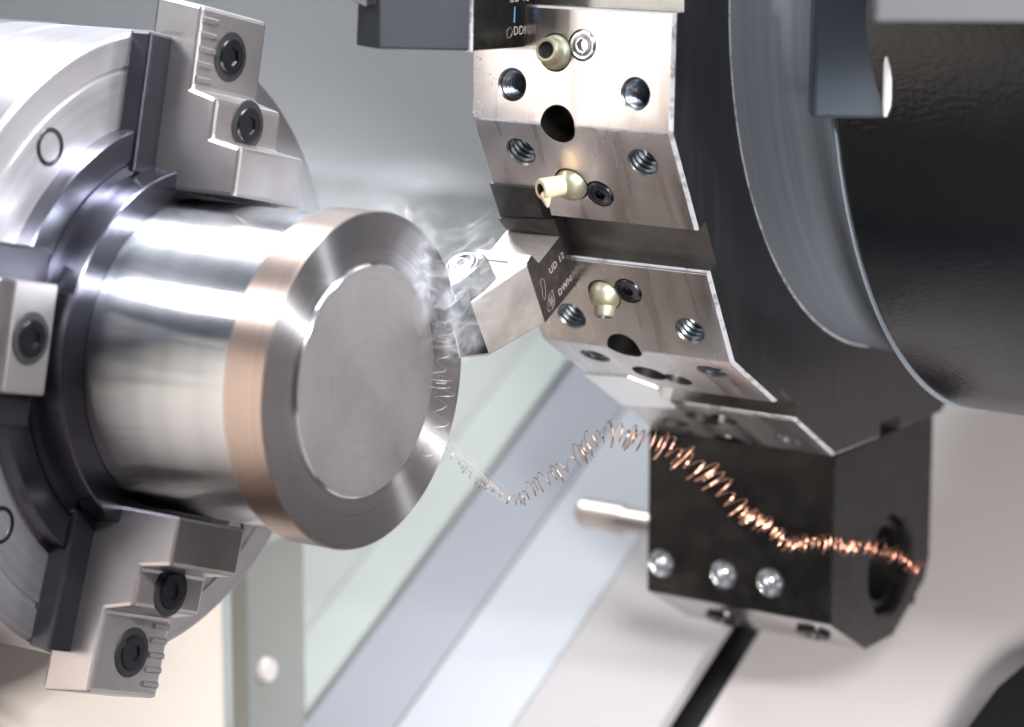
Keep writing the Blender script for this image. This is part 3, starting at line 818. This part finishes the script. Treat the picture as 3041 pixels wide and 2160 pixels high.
cm = chip_mat()
coil(path, lerp_tab([(0, 0.6), (0.12, 0.9), (0.2, 1.7), (0.35, 2.3), (0.5, 2.9), (0.6, 3.2), (0.72, 2.0), (0.82, 1.1), (1, 1.0)]),
     lerp_tab([(0, 2.2), (0.15, 2.0), (0.3, 3.7), (0.45, 2.7), (0.62, 2.5), (0.74, 1.9), (0.85, 1.6), (1, 1.4)]),
     lerp_tab([(0, 0.12), (0.2, 0.22), (0.4, 0.42), (0.6, 0.62), (0.8, 0.4), (1, 0.35)]), 0.08, 'metal_chip', cm, None, 0.85,
     label='long coiled copper coloured metal chip in front of the black block', cat='metal chip')
main_chip = bpy.data.objects['metal_chip']
tail = path[int(len(path) * 0.66):]
coil(tail, lerp_tab([(0, 1.2), (0.4, 1.9), (1, 1.6)]), lerp_tab([(0, 2.6), (0.5, 2.1), (1, 2.4)]), 0.22, 0.06, 'tangled_strand', cm, main_chip, 1.1)
coil([p + Vector((0, -0.8, 0.9)) for p in tail], lerp_tab([(0, 0.8), (0.5, 1.4), (1, 1.9)]), lerp_tab([(0, 3.1), (0.5, 1.9), (1, 2.2)]), 0.2, 0.05, 'tangled_strand', cm, main_chip, 1.3)


# fine loose threads where the long chip leaves the flange
b = MB()
for i in range(9):
    a = Vector((14.2 + random.uniform(-.5, .5), 9.5 + random.uniform(-3, 2), -14.5 + random.uniform(-3, 4)))
    c_ = Vector((19.0, 31.5 + random.uniform(-2, 2), -33 + random.uniform(-1.5, 1.5)))
    mid = (a + c_) / 2 + Vector((0, random.uniform(-1, 1.5), random.uniform(-1.5, 2.5)))
    pp = [a * (1 - t) ** 2 + mid * 2 * t * (1 - t) + c_ * t * t for t in [j / 14 for j in range(15)]]
    b.tube(pp, 0.05, 5)
tag(b.build('chip_thread', SILVER_CHIP, smooth=60), 'loose bundle of fine metal threads leaving the flange towards the copper chip', 'metal threads')

# small pale curls running down the flange below the cutting edge
cpath = catmull([Vector(p) for p in [(1.8, 27.5, 10.5), (2.6, 28.0, 4), (2.8, 27.2, -3), (2.6, 26.2, -10), (2.2, 24.6, -17), (1.6, 22.5, -23)]])
coil(cpath, lerp_tab([(0, 1.6), (0.5, 2.2), (1, 1.4)]), lerp_tab([(0, 2.0), (0.5, 2.3), (1, 2.8)]), 0.06, 0.03, 'curled_chip', SILVER_CHIP, None, 1.0,
     label='thin pale curled chip lying down the flange below the insert', cat='metal chip')

# ------------------------------------------------------------------ smoke


def smoke(name, c, dims, rot, dens, scale, dist, label, seed, lo=0.50, hi=0.72):
    me = bpy.data.meshes.new(name); bm = bmesh.new()
    bmesh.ops.create_icosphere(bm, subdivisions=3, radius=0.5); bm.to_mesh(me); bm.free()
    o = bpy.data.objects.new(name, me); col.objects.link(o)
    o.location = Vector(c) * S; o.scale = Vector(dims) * S
    o.rotation_euler = Matrix((rt2, fw, up2)).transposed().to_euler() if rot is None else (R(rot[0]), R(rot[1]), R(rot[2]))
    mt = bpy.data.materials.new(name); mt.use_nodes = True; t = mt.node_tree
    for nd in list(t.nodes):
        if nd.type == 'BSDF_PRINCIPLED': t.nodes.remove(nd)
    out_ = [nd for nd in t.nodes if nd.type == 'OUTPUT_MATERIAL'][0]
    pv = t.nodes.new('ShaderNodeVolumePrincipled'); pv.inputs['Color'].default_value = (0.93, 0.95, 1.0, 1)
    pv.inputs['Anisotropy'].default_value = 0.1
    c1_ = t.nodes.new('ShaderNodeTexCoord')
    mp = t.nodes.new('ShaderNodeMapping'); mp.inputs['Location'].default_value = (seed, seed * 1.7, -seed)
    t.links.new(c1_.outputs['Object'], mp.inputs[0])
    n1 = t.nodes.new('ShaderNodeTexNoise'); n1.inputs['Scale'].default_value = scale; n1.inputs['Detail'].default_value = 2.5
    n1.inputs['Distortion'].default_value = dist; t.links.new(mp.outputs[0], n1.inputs[0])
    # thin sheets where the noise crosses its mean: wisps
    sb = t.nodes.new('ShaderNodeMath'); sb.operation = 'SUBTRACT'; sb.inputs[1].default_value = 0.5; t.links.new(n1.outputs[0], sb.inputs[0])
    ab = t.nodes.new('ShaderNodeMath'); ab.operation = 'ABSOLUTE'; t.links.new(sb.outputs[0], ab.inputs[0])
    mr1 = t.nodes.new('ShaderNodeMapRange'); mr1.inputs[1].default_value = 0.0; mr1.inputs[2].default_value = lo
    mr1.inputs[3].default_value = 1.0; mr1.inputs[4].default_value = 0.0; t.links.new(ab.outputs[0], mr1.inputs[0])
    pwn = t.nodes.new('ShaderNodeMath'); pwn.operation = 'POWER'; pwn.inputs[1].default_value = 2.0; t.links.new(mr1.outputs[0], pwn.inputs[0])
    n2 = t.nodes.new('ShaderNodeTexNoise'); n2.inputs['Scale'].default_value = scale * 0.6; n2.inputs['Detail'].default_value = 1
    t.links.new(mp.outputs[0], n2.inputs[0])
    mr2 = t.nodes.new('ShaderNodeMapRange'); mr2.inputs[1].default_value = 0.40; mr2.inputs[2].default_value = 0.62
    t.links.new(n2.outputs[0], mr2.inputs[0])
    ln = t.nodes.new('ShaderNodeVectorMath'); ln.operation = 'LENGTH'; t.links.new(c1_.outputs['Object'], ln.inputs[0])
    mr3 = t.nodes.new('ShaderNodeMapRange'); mr3.inputs[1].default_value = 0.5; mr3.inputs[2].default_value = 0.12
    mr3.interpolation_type = 'SMOOTHSTEP'; t.links.new(ln.outputs['Value'], mr3.inputs[0])
    m1_ = t.nodes.new('ShaderNodeMath'); m1_.operation = 'MULTIPLY'; t.links.new(pwn.outputs[0], m1_.inputs[0]); t.links.new(mr3.outputs[0], m1_.inputs[1])
    m2_ = t.nodes.new('ShaderNodeMath'); m2_.operation = 'MULTIPLY'; t.links.new(m1_.outputs[0], m2_.inputs[0]); t.links.new(mr2.outputs[0], m2_.inputs[1])
    m3_ = t.nodes.new('ShaderNodeMath'); m3_.operation = 'MULTIPLY'; m3_.inputs[1].default_value = dens; t.links.new(m2_.outputs[0], m3_.inputs[0])
    t.links.new(m3_.outputs[0], pv.inputs['Density']); t.links.new(pv.outputs[0], out_.inputs['Volume'])
    me.materials.append(mt)
    tag(o, label, 'smoke', kind='stuff')
    return o


smoke('smoke', (1, 26, 25), (48, 13, 54), None, 720, 3.4, 1.7, 'white smoke curling up from the cutting edge', 3.1, lo=0.07)
smoke('smoke', (-24, 27, 41), (90, 20, 40), None, 110, 2.0, 1.0, 'thin smoke drifting left above the workpiece', 8.4, lo=0.2)
smoke('smoke', (13, 19, 9), (15, 8, 15), None, 300, 2.2, 1.6, 'small puff of smoke under the cutting insert', 12.7, lo=0.12)
